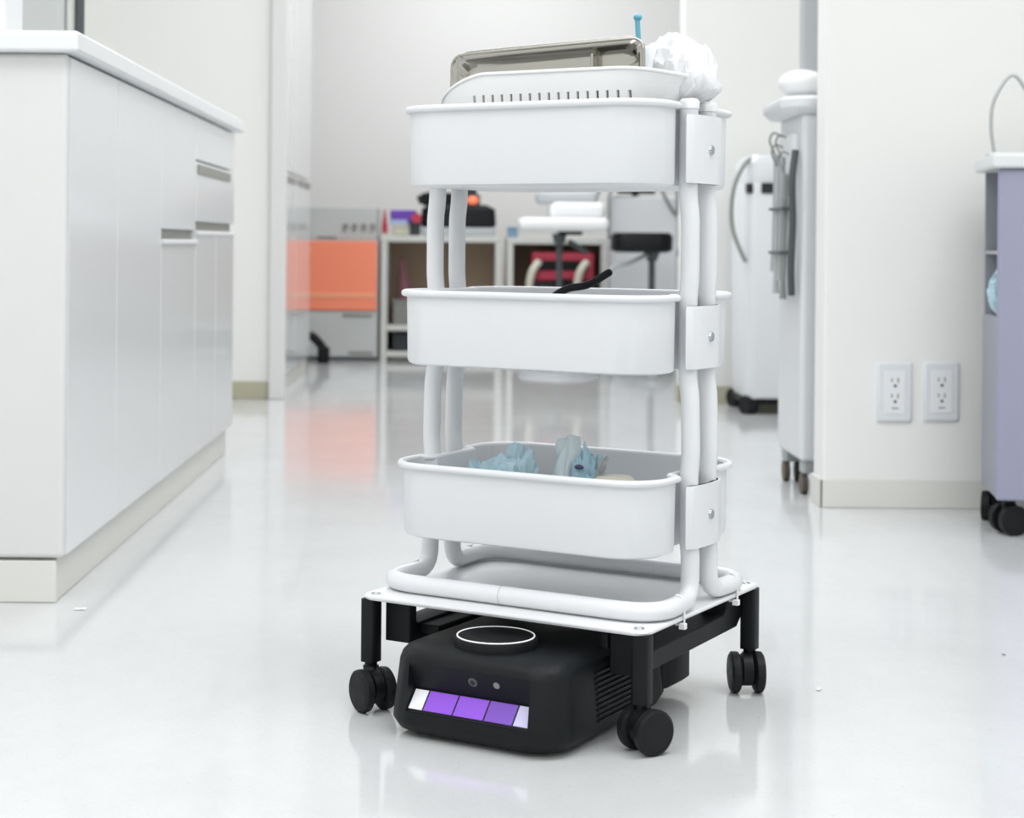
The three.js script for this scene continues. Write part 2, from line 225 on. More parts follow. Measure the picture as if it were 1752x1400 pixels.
{ // robot
  const cx = 0.012, t = thing('delivery_robot', 'flat black delivery robot with violet light strip parked under the platform', 'robot', onCart(cx, 0, 0.06), TURN);
  const zc = 0.043, hz = 0.148;                       // body from z = -0.045 to 0.251 of the cart
  let body = loft([ring(0.1, 0.136, 0.036, 0.004, 0, zc), ring(0.108, 0.144, 0.042, 0.008, 0, zc), ring(0.1135, 0.149, 0.044, 0.018, 0, zc), ring(0.113, 0.148, 0.044, 0.03, 0, zc), ring(0.1085, 0.142, 0.042, 0.082, 0, zc), ring(0.106, 0.139, 0.041, 0.09, 0, zc), ring(0.101, 0.134, 0.038, 0.0955, 0, zc), ring(0.093, 0.126, 0.034, 0.0985, 0, zc)], true, true, 0.7);
  const x0 = -0.078, x1 = 0.076, zf = zc + hz;
  const notch = new THREE.ExtrudeGeometry(new THREE.Shape([[0.03, 0.0295], [-0.003, 0.0295], [-0.022, 0.051], [-0.0065, 0.084], [0.03, 0.088]].map((p) => new THREE.Vector2(zf + p[0], p[1]))), { depth: x1 - x0, bevelEnabled: false });
  notch.rotateY(-Math.PI / 2); notch.translate(x1, 0, 0);
  body = cut(body, [notch]);
  const b = mesh('body', body, M.black, t);
  mesh('rear_housing', loft([ring(0.1, 0.04, 0.02, 0.015, 0, -0.138), ring(0.106, 0.046, 0.022, 0.02, 0, -0.138), ring(0.106, 0.046, 0.022, 0.088, 0, -0.138), ring(0.1, 0.04, 0.02, 0.094, 0, -0.138)]), M.black, t);
  mesh('rear_panel', RB(-0.09, 0.09, 0.004, 0.02, -0.13, -0.1, 0.004), M.blackDeep, t);
  const puck = mesh('lift_puck', loft([ring(0.047, 0.047, 0.047, 0.097, -0.005, 0.118), ring(0.047, 0.047, 0.047, 0.106, -0.005, 0.118), ring(0.046, 0.046, 0.046, 0.1085, -0.005, 0.118), ring(0.043, 0.043, 0.043, 0.1095, -0.005, 0.118), ring(0.034, 0.034, 0.034, 0.1085, -0.005, 0.118)], true, true, 0.4), M.black, t);
  mesh('light_ring', new THREE.TorusGeometry(0.0435, 0.0009, 8, 72).rotateX(Math.PI / 2).translate(-0.005, 0.1095, 0.118), M.ringLight, puck).userData.label = 'glowing white ring';
  // light strip on the slanted lower face of the notch
  const ang = Math.atan2(0.0215, 0.019), strip = mesh('light_strip', B(x0 + 0.001, x1 - 0.001, -0.0008, 0, 0, 0.0262).rotateX(ang).translate(0, 0.0512, zf - 0.0212), M.blackGloss, t);
  const edges = [0, 0.125, 0.375, 0.63, 0.865, 1], ms = [M.ledWhite, M.violet, M.violet, M.violetDim, M.ledLilac];
  ms.forEach((m, i) => { const a = x0 + (x1 - x0) * edges[i] + 0.0012, c = x0 + (x1 - x0) * edges[i + 1] - 0.0006; mesh('light_segment', RB(a, c, 0, 0.0008, 0.001, 0.0252, 0.0003, 1).rotateX(ang).translate(0, 0.0512, zf - 0.0212), m, strip); });
  const onFace = (g, x, y) => { const k = (0.084 - y) / 0.033; return g.rotateX(Math.PI / 2 + 0.44).translate(x, y, zf - 0.0065 - 0.0155 * k); };
  const lens = mesh('camera_lens', onFace(new THREE.CylinderGeometry(0.0055, 0.006, 0.0016, 24), 0.001, 0.07), mat(0x54575a, 0.2), t);
  mesh('lens_centre', onFace(new THREE.CylinderGeometry(0.003, 0.003, 0.0022, 20), 0.001, 0.07), M.blackGloss, lens);
  mesh('sensor', onFace(new THREE.CylinderGeometry(0.0038, 0.0042, 0.0018, 20), 0.031, 0.0705), mat(0x8f918d, 0.4), t);
  for (const s of [-1, 1]) for (let k = 0; k < 10; k++) { const y = 0.024 + k * 0.0058; mesh('vent_slat', RB(s * (0.1145 - (y - 0.02) * 0.075) - 0.0016, s * (0.1145 - (y - 0.02) * 0.075) + 0.0016, y, y + 0.0026, -0.035, 0.098, 0.001, 1), M.black, t); }
}
{ // white perforated tub in the top basket
  const t = thing('plastic_tub', 'white slotted plastic tub with arched wall inside the top basket', 'tub', onCart(0.006, 0.6195, 0.0), TURN);
  const top = (x) => { const l = Math.min(1, Math.max(0, (-0.066 - x) / 0.085)), r = Math.min(1, Math.max(0, (x - 0.11) / 0.08)); return 0.129 - 0.036 * Math.pow(l, 1.5) - 0.012 * r * r; };
  const TR = (hx, hz, r, y, cx) => { const c = ring(hx, hz, r, 0, cx, 0), k = c.length / 4, e = (sx, sz) => Array.from({ length: 19 }, (_, i) => [cx + sx * (hx - r) * (1 - 2 * (i + 1) / 20), 0, sz * hz]); return [...c.slice(0, k), ...e(1, 1), ...c.slice(k, 3 * k), ...e(-1, -1), ...c.slice(3 * k)].map(([x, , z]) => [x, typeof y === 'function' ? y(x) : y, z]); };
  const g = cut(loft([TR(0.118, 0.084, 0.04, 0, 0), TR(0.126, 0.092, 0.045, 0.004, 0), TR(0.143, 0.1, 0.05, 0.091, 0), TR(0.154, 0.103, 0.06, top, 0.005), TR(0.1515, 0.1005, 0.058, (x) => top(x) + 0.0005, 0.005), TR(0.1405, 0.0975, 0.048, 0.092, 0), TR(0.123, 0.089, 0.043, 0.006, 0)], true, true, 0.5),
    Array.from({ length: 17 }, (_, i) => B(-0.081 + i * 0.0125, -0.0778 + i * 0.0125, 0.081, 0.1045, 0.08, 0.12)));
  mesh('tub_wall', g, M.pearl, t);
  const rim = TR(0.1535, 0.1025, 0.06, top, 0.005).map((q) => new THREE.Vector3(...q)).filter((q, i, a) => i === 0 || q.distanceTo(a[i - 1]) > 1e-5);
  mesh('tub_rim', new THREE.TubeGeometry(new THREE.CatmullRomCurve3(rim, true, 'centripetal'), 200, 0.0024, 8, true), M.pearl, t);
}
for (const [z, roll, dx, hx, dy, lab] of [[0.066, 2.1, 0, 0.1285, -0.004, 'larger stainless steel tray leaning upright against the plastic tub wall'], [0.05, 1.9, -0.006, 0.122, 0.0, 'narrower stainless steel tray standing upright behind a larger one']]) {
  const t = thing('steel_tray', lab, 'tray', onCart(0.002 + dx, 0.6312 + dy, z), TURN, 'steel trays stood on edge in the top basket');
  const hh = 0.076;
  const geo = loft([ring(hx - 0.014, hh - 0.014, 0.018, -0.0145), ring(hx - 0.009, hh - 0.009, 0.018, -0.0125), ring(hx - 0.006, hh - 0.006, 0.016, -0.0015), ring(hx, hh, 0.014, -0.0006), ring(hx + 0.0005, hh + 0.0005, 0.014, 0.0001), ring(hx, hh, 0.014, 0.0008), ring(hx - 0.0045, hh - 0.0045, 0.015, 0.0006), ring(hx - 0.0065, hh - 0.0065, 0.016, -0.001), ring(hx - 0.0095, hh - 0.0095, 0.018, -0.0105), ring(hx - 0.0125, hh - 0.0125, 0.018, -0.013), ring(hx - 0.016, hh - 0.016, 0.018, -0.0136)], true, true, 1.1);
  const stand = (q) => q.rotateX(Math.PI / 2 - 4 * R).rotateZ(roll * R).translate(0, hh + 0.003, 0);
  mesh('tray_body', stand(geo), M.steel, t);
  mesh('rolled_edge', stand(rimLoop(hx, hh, 0.014, 0, 0.0018)), M.steel, t);
  if (z > 0.06) mesh('reflection_strip', stand(RB(0.059, 0.0635, -0.0145, -0.001, -hh + 0.012, hh - 0.008, 0.002)), M.steel, t);  // added steel strip shaping a bright reflection line on the tray
}
{
  const t = thing('blue_probe', 'thin blue plastic stick poking up beside the steel trays', 'stick', onCart(0.116, 0.627, 0.018), TURN);
  mesh('shaft', tube([[0, 0, 0], [-0.012, 0.12, 0], [-0.017, 0.186, 0]], 0.003, false, 10), M.blueRod, t);
  mesh('tip', new THREE.SphereGeometry(0.0048, 14, 10).scale(1.1, 0.9, 1).translate(-0.0165, 0.189, 0), M.blueRod, t);
}
const bagShape = lump(0.055, 0.081, 0.047, 11, 0.2, 1.5);
{ const p = bagShape.attributes.position; for (let i = 0; i < p.count; i++) { const y = p.getY(i), u = Math.min(1, Math.max(0, (y - 0.07) / 0.035)), k = 0.5 + 0.62 * u * u * (3 - 2 * u); p.setX(i, p.getX(i) * k + 0.016 * u); p.setZ(i, p.getZ(i) * k); } bagShape.computeVertexNormals(); }
single('plastic_bag', toCreasedNormals(bagShape, 0.5), M.bag, 'crumpled white plastic bag stuffed in the top basket next to the trays', 'plastic bag', onCart(0.11, 0.627, -0.015), TURN);
{
  const p = [[0.05, 0.4085, 0.03], [-0.015, 0.43, 0.015], [-0.03, 0.475, -0.005], [-0.008, 0.4935, -0.01], [0.02, 0.5, -0.015], [0.046, 0.515, -0.02]].map(([x, y, z]) => [x - 0.02, y - 0.407, z]);
  const c = new THREE.CatmullRomCurve3(p.map((q) => new THREE.Vector3(...q))), g = new THREE.TubeGeometry(c, 60, 0.0046, 10, false);
  const t = thing('black_strap', 'black strap curling out over the edge of the middle basket', 'strap', onCart(0.02, 0.407, 0), TURN);
  mesh('strap_band', g, M.blackDeep, t);
  mesh('strap_end', new THREE.SphereGeometry(0.0046, 10, 8).translate(...p[5]), M.blackDeep, t);
}
// disposable sheets in the bottom basket
const fold = (a, b, s) => (u, v) => [u * a + 0.006 * noise(u * 4, v * 4, s), 0.04 + 0.03 * noise(u * 2.2 + s, v * 2.2, s) + 0.014 * noise(u * 6, v * 6, s + 3), v * b + 0.006 * noise(v * 4, u * 4, s + 5)];
single('crumpled_sheet', lump(0.046, 0.045, 0.04, 3, 0.4, 1.6), M.clothBlue, 'crumpled blue disposable cloth, largest bundle in the bottom basket', 'cloth', onCart(-0.062, 0.203, 0.035), TURN, 'blue disposables in the bottom basket');
single('folded_sheet', sheet(0.06, 0.12, (u, v) => { const t = v + 0.5; return [u * (0.064 - 0.034 * t * t) + 0.006 * t + 0.004 * noise(u * 3, t * 2, 2), t * 0.118 - 0.012 * Math.abs(u - 0.2) * t, 0.014 * Math.sin(u * 4 + 1) * (1 - 0.5 * t) - 0.02 * t + 0.007 * noise(u * 2.5, t * 2.5, 8)]; }), M.clothPale, 'pale blue sheet folded to a peak, tallest in the bottom basket', 'cloth', onCart(0.003, 0.203, 0.03), TURN, 'blue disposables in the bottom basket');
{
  const t = thing('printed_wrapper', 'small crumpled blue wrapper with dark purple mark in the bottom basket', 'wrapper', onCart(0.045, 0.203, 0.028), TURN);
  mesh('wrapper_film', lump(0.02, 0.047, 0.018, 23, 0.35, 1.7, 4), M.clothDeep, t);
  mesh('printed_mark', new THREE.SphereGeometry(1, 16, 10).scale(0.006, 0.0028, 0.003).translate(-0.006, 0.083, 0.0125), M.print, t);
  mesh('foil_edge', sheet(0.03, 0.02, (u, v) => [0.018 + u * 0.012 + 0.003 * noise(v * 5, u * 5, 4), 0.075 + u * 0.04 + 0.004 * noise(u * 6, v * 6, 2), 0.006 + v * 0.02], 10), M.deviceGrey, t);
}
single('flat_sheet', sheet(0.07, 0.07, fold(0.06, 0.09, 31)), M.clothBlue, 'flat wrinkled blue sheet lying at the end of the bottom basket', 'cloth', onCart(-0.112, 0.203, 0.02), TURN, 'blue disposables in the bottom basket');
single('gauze_pad', loft([ring(0.026, 0.026, 0.026, 0), ring(0.029, 0.029, 0.029, 0.02), ring(0.028, 0.028, 0.028, 0.068), ring(0.02, 0.02, 0.02, 0.075)], true, true, 1), M.beige, 'rounded beige roll standing beside the blue wrapper', 'roll', onCart(0.083, 0.203, 0.035), TURN);

// ---------- left: counter run and tall cupboard ----------
{
  const cuts = [-2.66, -3.03, -3.47, -3.91, -4.555];
  const desc = ['plain white base cabinet with a wide end panel at the open end of the counter', 'plain white base cabinet standing second from the counter end panel', 'white base cabinet with one deep drawer above a grip ledge', 'white base cabinet with two drawers, at the far end of the counter'];
  for (let i = 0; i < 4; i++) {
    const z1 = cuts[i], z0 = cuts[i + 1], t = thing('base_cabinet', desc[i], 'cabinet', [-0.9, 0, (z0 + z1) / 2], 0, 'base cabinets under the worktop'), d = (z1 - z0) / 2;
    mesh('carcass', RB(-0.3, 0.282, 0.066, 0.83, -d, d, 0.003, 1), M.laminate, t);
    mesh('plinth', RB(-0.3, 0.286, 0, 0.0655, -d + (i < 3 ? 0.0005 : 0.015), d + (i ? 0 : 0.0), 0.002, 1), M.skirt, t);
    if (!i) { mesh('end_panel', RB(-0.3, 0.3, 0.068, 0.83, d, d + 0.018, 0.008, 3), M.laminate, t); mesh('end_plinth', RB(-0.3, 0.288, 0, 0.064, d, d + 0.014, 0.003, 2), M.skirt, t); }
    if (i < 2) { mesh('door', RB(0.283, 0.3, 0.07, 0.826, -d + 0.0015, d - 0.0015, 0.002), M.satin, t); continue; }
    const yt = i < 3 ? 0.55 : 0.57;
    for (const [a, b] of i < 3 ? [[-d, d]] : [[-d, 0], [0, d]]) mesh('door', RB(0.283, 0.3, 0.07, yt, a + 0.0015, b - 0.0015, 0.002), M.satin, t);
    mesh('grip_groove', RB(0.28, 0.29, yt, yt + 0.022, -d + 0.002, d - 0.002, 0.002), M.slot, t);
    mesh('grip_lip', RB(0.29, 0.306, yt - 0.008, yt + 0.001, -d + 0.002, d - 0.002, 0.002), M.plate, t);
    for (const [y0, y1] of i < 3 ? [[yt + 0.022, 0.826]] : [[yt + 0.022, 0.726], [0.73, 0.826]]) {
      const dr = mesh('drawer_front', RB(0.283, 0.3, y0, y1, -d + 0.0015, d - 0.0015, 0.002), M.satin, t);
      if (y0 === yt + 0.022 && i > 2) mesh('grip', RB(0.296, 0.304, y1 - 0.028, y1 - 0.006, -d + 0.09, d - 0.02, 0.002), M.slot, dr);
    }
  }
  const w = single('worktop', RB(-0.32, 0.32, 0.83, 0.862, -0.98, 0.98, 0.006, 3), M.worktop, 'thick white worktop running over the base cabinets', 'worktop', [-0.9, 0, -3.6]);
  const a = thing('grey_appliance', 'grey box-shaped appliance standing on the white worktop', 'appliance', [-0.98, 0.862, -3.75]);
  mesh('case', RB(-0.2, 0.16, 0, 0.5, -0.3, 0.2, 0.012), M.steelGrey, a); mesh('front_door', RB(0.16, 0.172, 0.04, 0.46, -0.27, 0.17, 0.006), M.frameGrey, a); mesh('door_handle', RB(0.172, 0.19, 0.1, 0.4, 0.12, 0.135, 0.004), M.darkGrey, a);
  const c = thing('white_canister', 'white rounded canister on the end of the worktop', 'canister', [-0.86, 0.862, -3.05]);
  mesh('canister_body', loft([ring(0.07, 0.07, 0.03, 0), ring(0.075, 0.075, 0.03, 0.01), ring(0.075, 0.075, 0.03, 0.2), ring(0.06, 0.06, 0.03, 0.22)]), M.pearl, c); mesh('canister_lid', loft([ring(0.062, 0.062, 0.03, 0.215), ring(0.064, 0.064, 0.03, 0.24), ring(0.05, 0.05, 0.03, 0.25)]), M.worktop, c);
}
{
  const t = thing('tall_cupboard', 'tall glossy white cupboard beyond the counter, reflecting the orange drawer', 'cupboard', [-0.95, 0, -6.74]);
  mesh('carcass', RB(-0.3, 0.28, 0.06, 2.3, -0.64, 0.535, 0.003, 1), M.laminate, t);
  mesh('end_panel', RB(0.275, 0.33, 0, 2.3, 0.63, 0.67, 0.004), M.laminate, t);
  mesh('plinth', RB(-0.3, 0.285, 0, 0.0595, -0.64, 0.535, 0.002, 1), M.skirt, t);
  for (const [y0, y1] of [[0.064, 0.80], [0.805, 2.295]]) for (const [a, b] of [[-0.64, 0], [0, 0.629]]) {
    const d = mesh('door', RB(0.281, 0.3, y0, y1, a + 0.0015, b - 0.0015, 0.002), M.gloss, t);
    if (y0 < 0.1 && a < 0.1) mesh('grip', RB(0.297, 0.305, 0.765, 0.79, a + 0.06, b - 0.06, 0.002), M.slot, d);
  }
}

// ---------- right: sockets, lavender cart, tall machines ----------
for (const [x, y, lab] of [[0.905, 0.244, 'white double power socket nearer the wall edge'], [1.003, 0.246, 'white double power socket nearer the lavender cart']]) {
  const t = thing('wall_socket', lab, 'socket', [x, y, -3.685], 0, 'double sockets on the partition wall');
  mesh('cover_plate', loft([ring(0.037, 0.0625, 0.005, 0), ring(0.037, 0.0625, 0.005, 0.005), ring(0.033, 0.0585, 0.005, 0.0095)]).rotateX(Math.PI / 2), M.device, t);
  mesh('insert', RB(-0.022, 0.022, -0.045, 0.045, 0.0085, 0.0108, 0.001), M.plate, t);
  for (const dy of [0.019, -0.014]) {
    mesh('slot', RB(-0.0085, -0.0055, dy + 0.003, dy + 0.01, 0.0095, 0.0112, 0.0004, 1), M.boxGrey, t); mesh('slot', RB(0.0045, 0.0075, dy + 0.001, dy + 0.011, 0.0095, 0.0112, 0.0004, 1), M.boxGrey, t);
    mesh('earth_hole', new THREE.CylinderGeometry(0.0033, 0.0033, 0.002, 16).rotateX(Math.PI / 2).translate(0, dy - 0.0055, 0.0103), M.darkGrey, t);
  }
  mesh('name_mark', RB(-0.007, 0.007, -0.035, -0.032, 0.01, 0.0111, 0.0004, 1), M.boxGrey, t);
}
{
  const t = thing('lavender_cart', 'lavender storage cart with open dark side slot and black castors', 'cart', [1.0136, 0, -3.33], -8.9 * R);
  const D = -0.235, wd = 0.44;                          // depth and width, origin at the near left edge
  mesh('front_panel', RB(0, wd, 0.068, 0.7, -0.02, 0, 0.006), M.lavender, t);
  mesh('back_panel', B(0.006, wd, 0.068, 0.7, D, D + 0.014), M.lavGrey, t);
  mesh('right_panel', B(wd - 0.014, wd, 0.068, 0.7, D + 0.014, -0.02), M.lavGrey, t);
  mesh('lower_panel', RB(0.004, 0.02, 0.068, 0.415, D, -0.02, 0.003), M.lavGrey, t);
  mesh('bottom_panel', B(0.02, wd - 0.014, 0.068, 0.085, D + 0.014, -0.02), M.lavGrey, t);
  mesh('shelf', RB(0.006, wd - 0.014, 0.4, 0.412, D + 0.014, -0.02, 0.002), M.lavGrey, t);
  mesh('divider', RB(0.006, wd - 0.014, 0.536, 0.543, D + 0.014, -0.02, 0.002), M.wire, t);
  mesh('top_slab', RB(-0.014, wd + 0.01, 0.7, 0.728, D - 0.012, 0.014, 0.007, 3), M.paleTop, t);
  for (const [x, z, a] of [[0.03, -0.04, 20], [0.03, -0.21, 75], [0.4, -0.04, 10], [0.4, -0.21, 40]]) {
    const f = mesh('castor', [cyl(0.012, 0.012, 0.045, 0.069, x, z, 14), RB(x - 0.014, x + 0.014, 0.03, 0.06, z - 0.014, z + 0.014, 0.006)], M.blackDeep, t);
    const q = new THREE.Quaternion().setFromAxisAngle(new THREE.Vector3(0, 1, 0), a * R);
    for (const s of [-1, 1]) mesh('castor_wheel', new THREE.CylinderGeometry(0.029, 0.029, 0.016, 28).rotateX(Math.PI / 2).translate(0, 0, s * 0.019).applyQuaternion(q).translate(x, 0.029, z), M.rubber, f);
  }
  const w = thing('wire_hoop', 'bent metal wire hoop standing on the lavender cart', 'wire stand', [1.068, 0.728, -3.42], -8.9 * R);
  mesh('hoop', curve([[-0.035, 0, 0], [-0.042, 0.06, 0], [-0.036, 0.11, 0], [-0.002, 0.158, 0], [0.03, 0.115, 0.0], [0.045, 0.08, 0], [0.05, 0, 0]], 0.0035, 60, 8), M.wire, w);
  mesh('foot_plate', RB(-0.05, 0.065, 0, 0.006, -0.03, 0.03, 0.002), M.paleTop, w);
  for (const [x, y] of [[0.03, 0.158], [0.038, 0.144]]) mesh('clip', [new THREE.SphereGeometry(0.006, 12, 10).translate(x, y, 0), curve([[x, y, 0], [x - 0.004, y - 0.02, 0], [0.03, 0.115, 0]], 0.0014, 12, 6)], M.pearl, w);  // two small white balls, each on a thin stem
  const wl = new THREE.Vector3(0.03, 0.412, -0.11).applyAxisAngle(new THREE.Vector3(0, 1, 0), -8.9 * R).add(new THREE.Vector3(1.0136, 0, -3.33));
  single('blue_pouch', lump(0.032, 0.045, 0.05, 41, 0.3, 1.7, 4), mat(0xbcd9e4, 0.6), 'crumpled pale blue and white pouch in the slot of the lavender cart', 'pouch', [wl.x, wl.y, wl.z], -8.9 * R);
}
{ // near machine behind the wall end: instrument column
  const t = thing('instrument_tower', 'slim white medical tower with hanging instruments beside the wall end', 'machine', [0.74, 0, -4.13]);
  mesh('column', RB(0, 0.34, 0.075, 0.845, 0, 0.28, 0.012, 3), M.device, t);
  mesh('column_edge', RB(0.03, 0.045, 0.09, 0.83, 0.274, 0.284, 0.003), M.deviceGrey, t);
  const hd = mesh('top_tray', loft([ring(0.19, 0.15, 0.05, 0.84, 0.16, 0.14), ring(0.205, 0.165, 0.06, 0.855, 0.16, 0.14), ring(0.205, 0.165, 0.06, 0.872, 0.16, 0.14), ring(0.19, 0.15, 0.05, 0.88, 0.16, 0.14)], true, true, 0.8), M.device, t);
  mesh('lamp_head', new THREE.SphereGeometry(1, 28, 18).scale(0.055, 0.032, 0.05).translate(0.015, 0.912, 0.2), M.pearl, t);
  mesh('lamp_arm', curve([[0.05, 0.9, 0.2], [0.09, 0.925, 0.2], [0.13, 0.93, 0.15], [0.15, 0.88, 0.1]], 0.008), M.deviceGrey, t);
  mesh('grey_upright', RB(0.012, 0.052, 0.87, 1.6, 0.16, 0.2, 0.008), M.deviceGrey, t);  // grey upright added as a plain vertical band above the top tray
  const rack = mesh('instrument_rack', RB(-0.014, 0.002, 0.44, 0.8, 0.06, 0.24, 0.006), M.device, t);
  mesh('rack_clamp', RB(-0.034, 0.0, 0.63, 0.637, 0.05, 0.22, 0.003), M.darkGrey, rack); mesh('rack_clamp', RB(-0.034, 0.0, 0.53, 0.537, 0.05, 0.2, 0.003), M.darkGrey, rack);
  [[-0.022, 0.07, 0.76, 0.52], [-0.024, 0.11, 0.73, 0.47], [-0.022, 0.15, 0.75, 0.5], [-0.022, 0.19, 0.71, 0.46]].forEach(([x, z, a, b], i) => {
    const k = mesh('handpiece', [tube([[x + 0.002, a, z - 0.005], [x, (a + b) / 2, z], [x - 0.003, b, z + 0.004]], 0.0055, false, 10), cyl(0.008, 0.006, b - 0.03, b + 0.01, x - 0.003, z + 0.004, 12)], [M.wire, M.deviceGrey, M.wire, M.hose][i], t);
    mesh('hose', curve([[x, a, z - 0.005], [x - 0.012, a + 0.035, z - 0.01], [x - 0.004, a + 0.05, z], [0.004, a + 0.03, z + 0.01]], 0.0025, 24, 6), M.hose, k);
  });
  mesh('black_hose', curve([[-0.012, 0.76, 0.262], [-0.02, 0.7, 0.27], [-0.018, 0.6, 0.268], [-0.02, 0.5, 0.262], [-0.016, 0.44, 0.25]], 0.008), M.darkGrey, t);
  for (const [x, z] of [[0.03, 0.245], [0.31, 0.245], [0.03, 0.03], [0.31, 0.03]]) { const c = mesh('castor', [RB(x - 0.022, x + 0.022, 0.045, 0.078, z - 0.02, z + 0.02, 0.008)], M.wire, t); for (const s of [-1, 1]) mesh('castor_wheel', new THREE.CylinderGeometry(0.024, 0.024, 0.013, 20).rotateZ(Math.PI / 2).translate(x + s * 0.014, 0.024, z), s < 0 ? mat(0x5b5148, 0.5) : M.rubber, c); }
}
{
  const t = thing('white_column_machine', 'tall white machine with small black display and drooping grey hose', 'machine', [1.06, 0, -5.85]);
  mesh('body', loft([ring(0.14, 0.16, 0.03, 0.05), ring(0.145, 0.165, 0.035, 0.07), ring(0.15, 0.165, 0.035, 0.74), ring(0.145, 0.16, 0.035, 0.75)]), M.device, t);
  const hd = mesh('head', loft([ring(0.14, 0.155, 0.03, 0.75), ring(0.14, 0.155, 0.03, 0.82), ring(0.125, 0.14, 0.03, 0.845)]), M.device, t);
  mesh('display', RB(-0.1, -0.035, 0.718, 0.752, 0.155, 0.17, 0.003), M.screen, t); mesh('switch', RB(-0.148, -0.126, 0.718, 0.75, 0.13, 0.168, 0.003), M.screen, t);
  mesh('hose', curve([[-0.1, 0.835, 0.1], [-0.14, 0.825, 0.14], [-0.18, 0.76, 0.16], [-0.195, 0.68, 0.16], [-0.19, 0.6, 0.16], [-0.165, 0.53, 0.165], [-0.148, 0.495, 0.165]], 0.007), M.hose, t);
  mesh('base', loft([ring(0.14, 0.15, 0.04, 0.03), ring(0.15, 0.165, 0.05, 0.05), ring(0.13, 0.15, 0.04, 0.055)]), M.blackDeep, t);
  for (const [x, z] of [[-0.13, 0.14], [0.13, 0.14], [-0.13, -0.13], [0.13, -0.13]]) mesh('castor_wheel', new THREE.CylinderGeometry(0.03, 0.03, 0.04, 20).rotateZ(Math.PI / 2).rotateY(0.5).translate(x, 0.03, z), M.rubber, t);
}

// ---------- far end ----------
const FZ = -8.07;
{
  const t = thing('orange_drawer_cabinet', 'white cabinet with a large bright orange front panel', 'cabinet', [-0.56, 0, FZ]);
  mesh('carcass', RB(-0.165, 0.163, 0.012, 0.555, -0.45, -0.012, 0.004), M.steelGrey, t);
  const o = mesh('orange_front', RB(-0.158, 0.157, 0.232, 0.552, -0.012, 0.006, 0.004), M.orange, t); mesh('orange_band', RB(-0.155, 0.154, 0.29, 0.312, 0.005, 0.009, 0.002), M.orangeBand, o);
  const d = mesh('lower_drawer', RB(-0.158, 0.157, 0.02, 0.226, -0.012, 0.004, 0.004), M.steelGrey, t);
  mesh('grip', RB(0.0, 0.14, 0.206, 0.218, 0.002, 0.012, 0.003), M.boxGrey, d); mesh('grip', RB(0.03, 0.14, 0.032, 0.044, 0.002, 0.01, 0.003), M.boxGrey, d);
  mesh('base_strip', B(-0.16, 0.16, 0, 0.014, -0.44, 0.002), M.darkGrey, t);
  const c = thing('control_box', 'grey control box with a row of small knobs on the orange-fronted cabinet', 'control box', [-0.56, 0.555, FZ]);
  mesh('case', RB(-0.155, 0.155, 0, 0.155, -0.35, -0.02, 0.006), M.steelGrey, c); mesh('vent', RB(-0.12, -0.03, 0.006, 0.018, -0.022, -0.016, 0.002), M.boxGrey, c);
  for (let k = 0; k < 4; k++) mesh('knob', new THREE.CylinderGeometry(0.013, 0.014, 0.02, 16).rotateX(Math.PI / 2).translate(0.01 + k * 0.042, 0.065, -0.012), M.boxGrey, c);
}
{
  const t = thing('black_pedal', 'black arched foot pedal in front of the orange-fronted cabinet', 'pedal', [-0.675, 0, -7.9]);
  mesh('arch', curve([[-0.06, 0.02, 0], [-0.055, 0.1, 0], [-0.02, 0.125, 0], [0.02, 0.095, 0], [0.045, 0.06, 0]], 0.02, 30, 12), M.blackDeep, t);
  mesh('pedal_block', RB(0.018, 0.07, 0.0, 0.075, -0.03, 0.03, 0.01), M.blackDeep, t);
}
function shelfUnit(name, label, x0, x1, top, shelves) {
  const t = thing(name, label, 'shelf unit', [(x0 + x1) / 2, 0, FZ], 0), w = (x1 - x0) / 2;
  mesh('top_board', RB(-w, w, top - 0.03, top, -0.4, 0, 0.004), M.frameGrey, t);
  for (const s of [-1, 1]) mesh('side_board', RB(s * w - (s > 0 ? 0.03 : 0), s * w + (s > 0 ? 0 : 0.03), 0, top - 0.03, -0.4, 0, 0.003), M.frameGrey, t);
  mesh('back_board', B(-w + 0.03, w - 0.03, 0.02, top - 0.03, -0.4, -0.385), M.shelfBack, t);
  for (const y of shelves) mesh('shelf_board', RB(-w + 0.03, w - 0.03, y, y + 0.025, -0.385, -0.005, 0.003), M.frameGrey, t);
  return t;
}
shelfUnit('shelf_unit', 'white open shelf unit next to the orange-fronted cabinet', -0.385, 0.172, 0.58, [0.14, 0.02]);
shelfUnit('shelf_unit', 'white open shelf unit holding a red device', 0.195, 0.66, 0.575, [0.25, 0.02]);
const box = (name, label, cat, x0, x1, y0, y1, z0, z1, m, r = 0.006) => { const t = thing(name, label, cat, [(x0 + x1) / 2, y0, (z0 + z1) / 2]); const w = (x1 - x0) / 2, d = Math.abs(z1 - z0) / 2, hh = y1 - y0; mesh('carton', RB(-w, w, 0, hh - 0.012, -d, d, r), m, t); mesh('lid', RB(-w - 0.003, w + 0.003, hh - 0.014, hh, -d - 0.003, d + 0.003, 0.004), m, t); return t; };
box('dark_crate', 'dark storage box on the lowest board of the left shelf unit', 'box', -0.33, -0.12, 0.045, 0.132, -8.4, -8.12, M.boxDark);
box('grey_carton', 'grey carton on the middle board of the shelf unit', 'box', -0.33, -0.15, 0.165, 0.28, -8.42, -8.15, M.boxGrey);
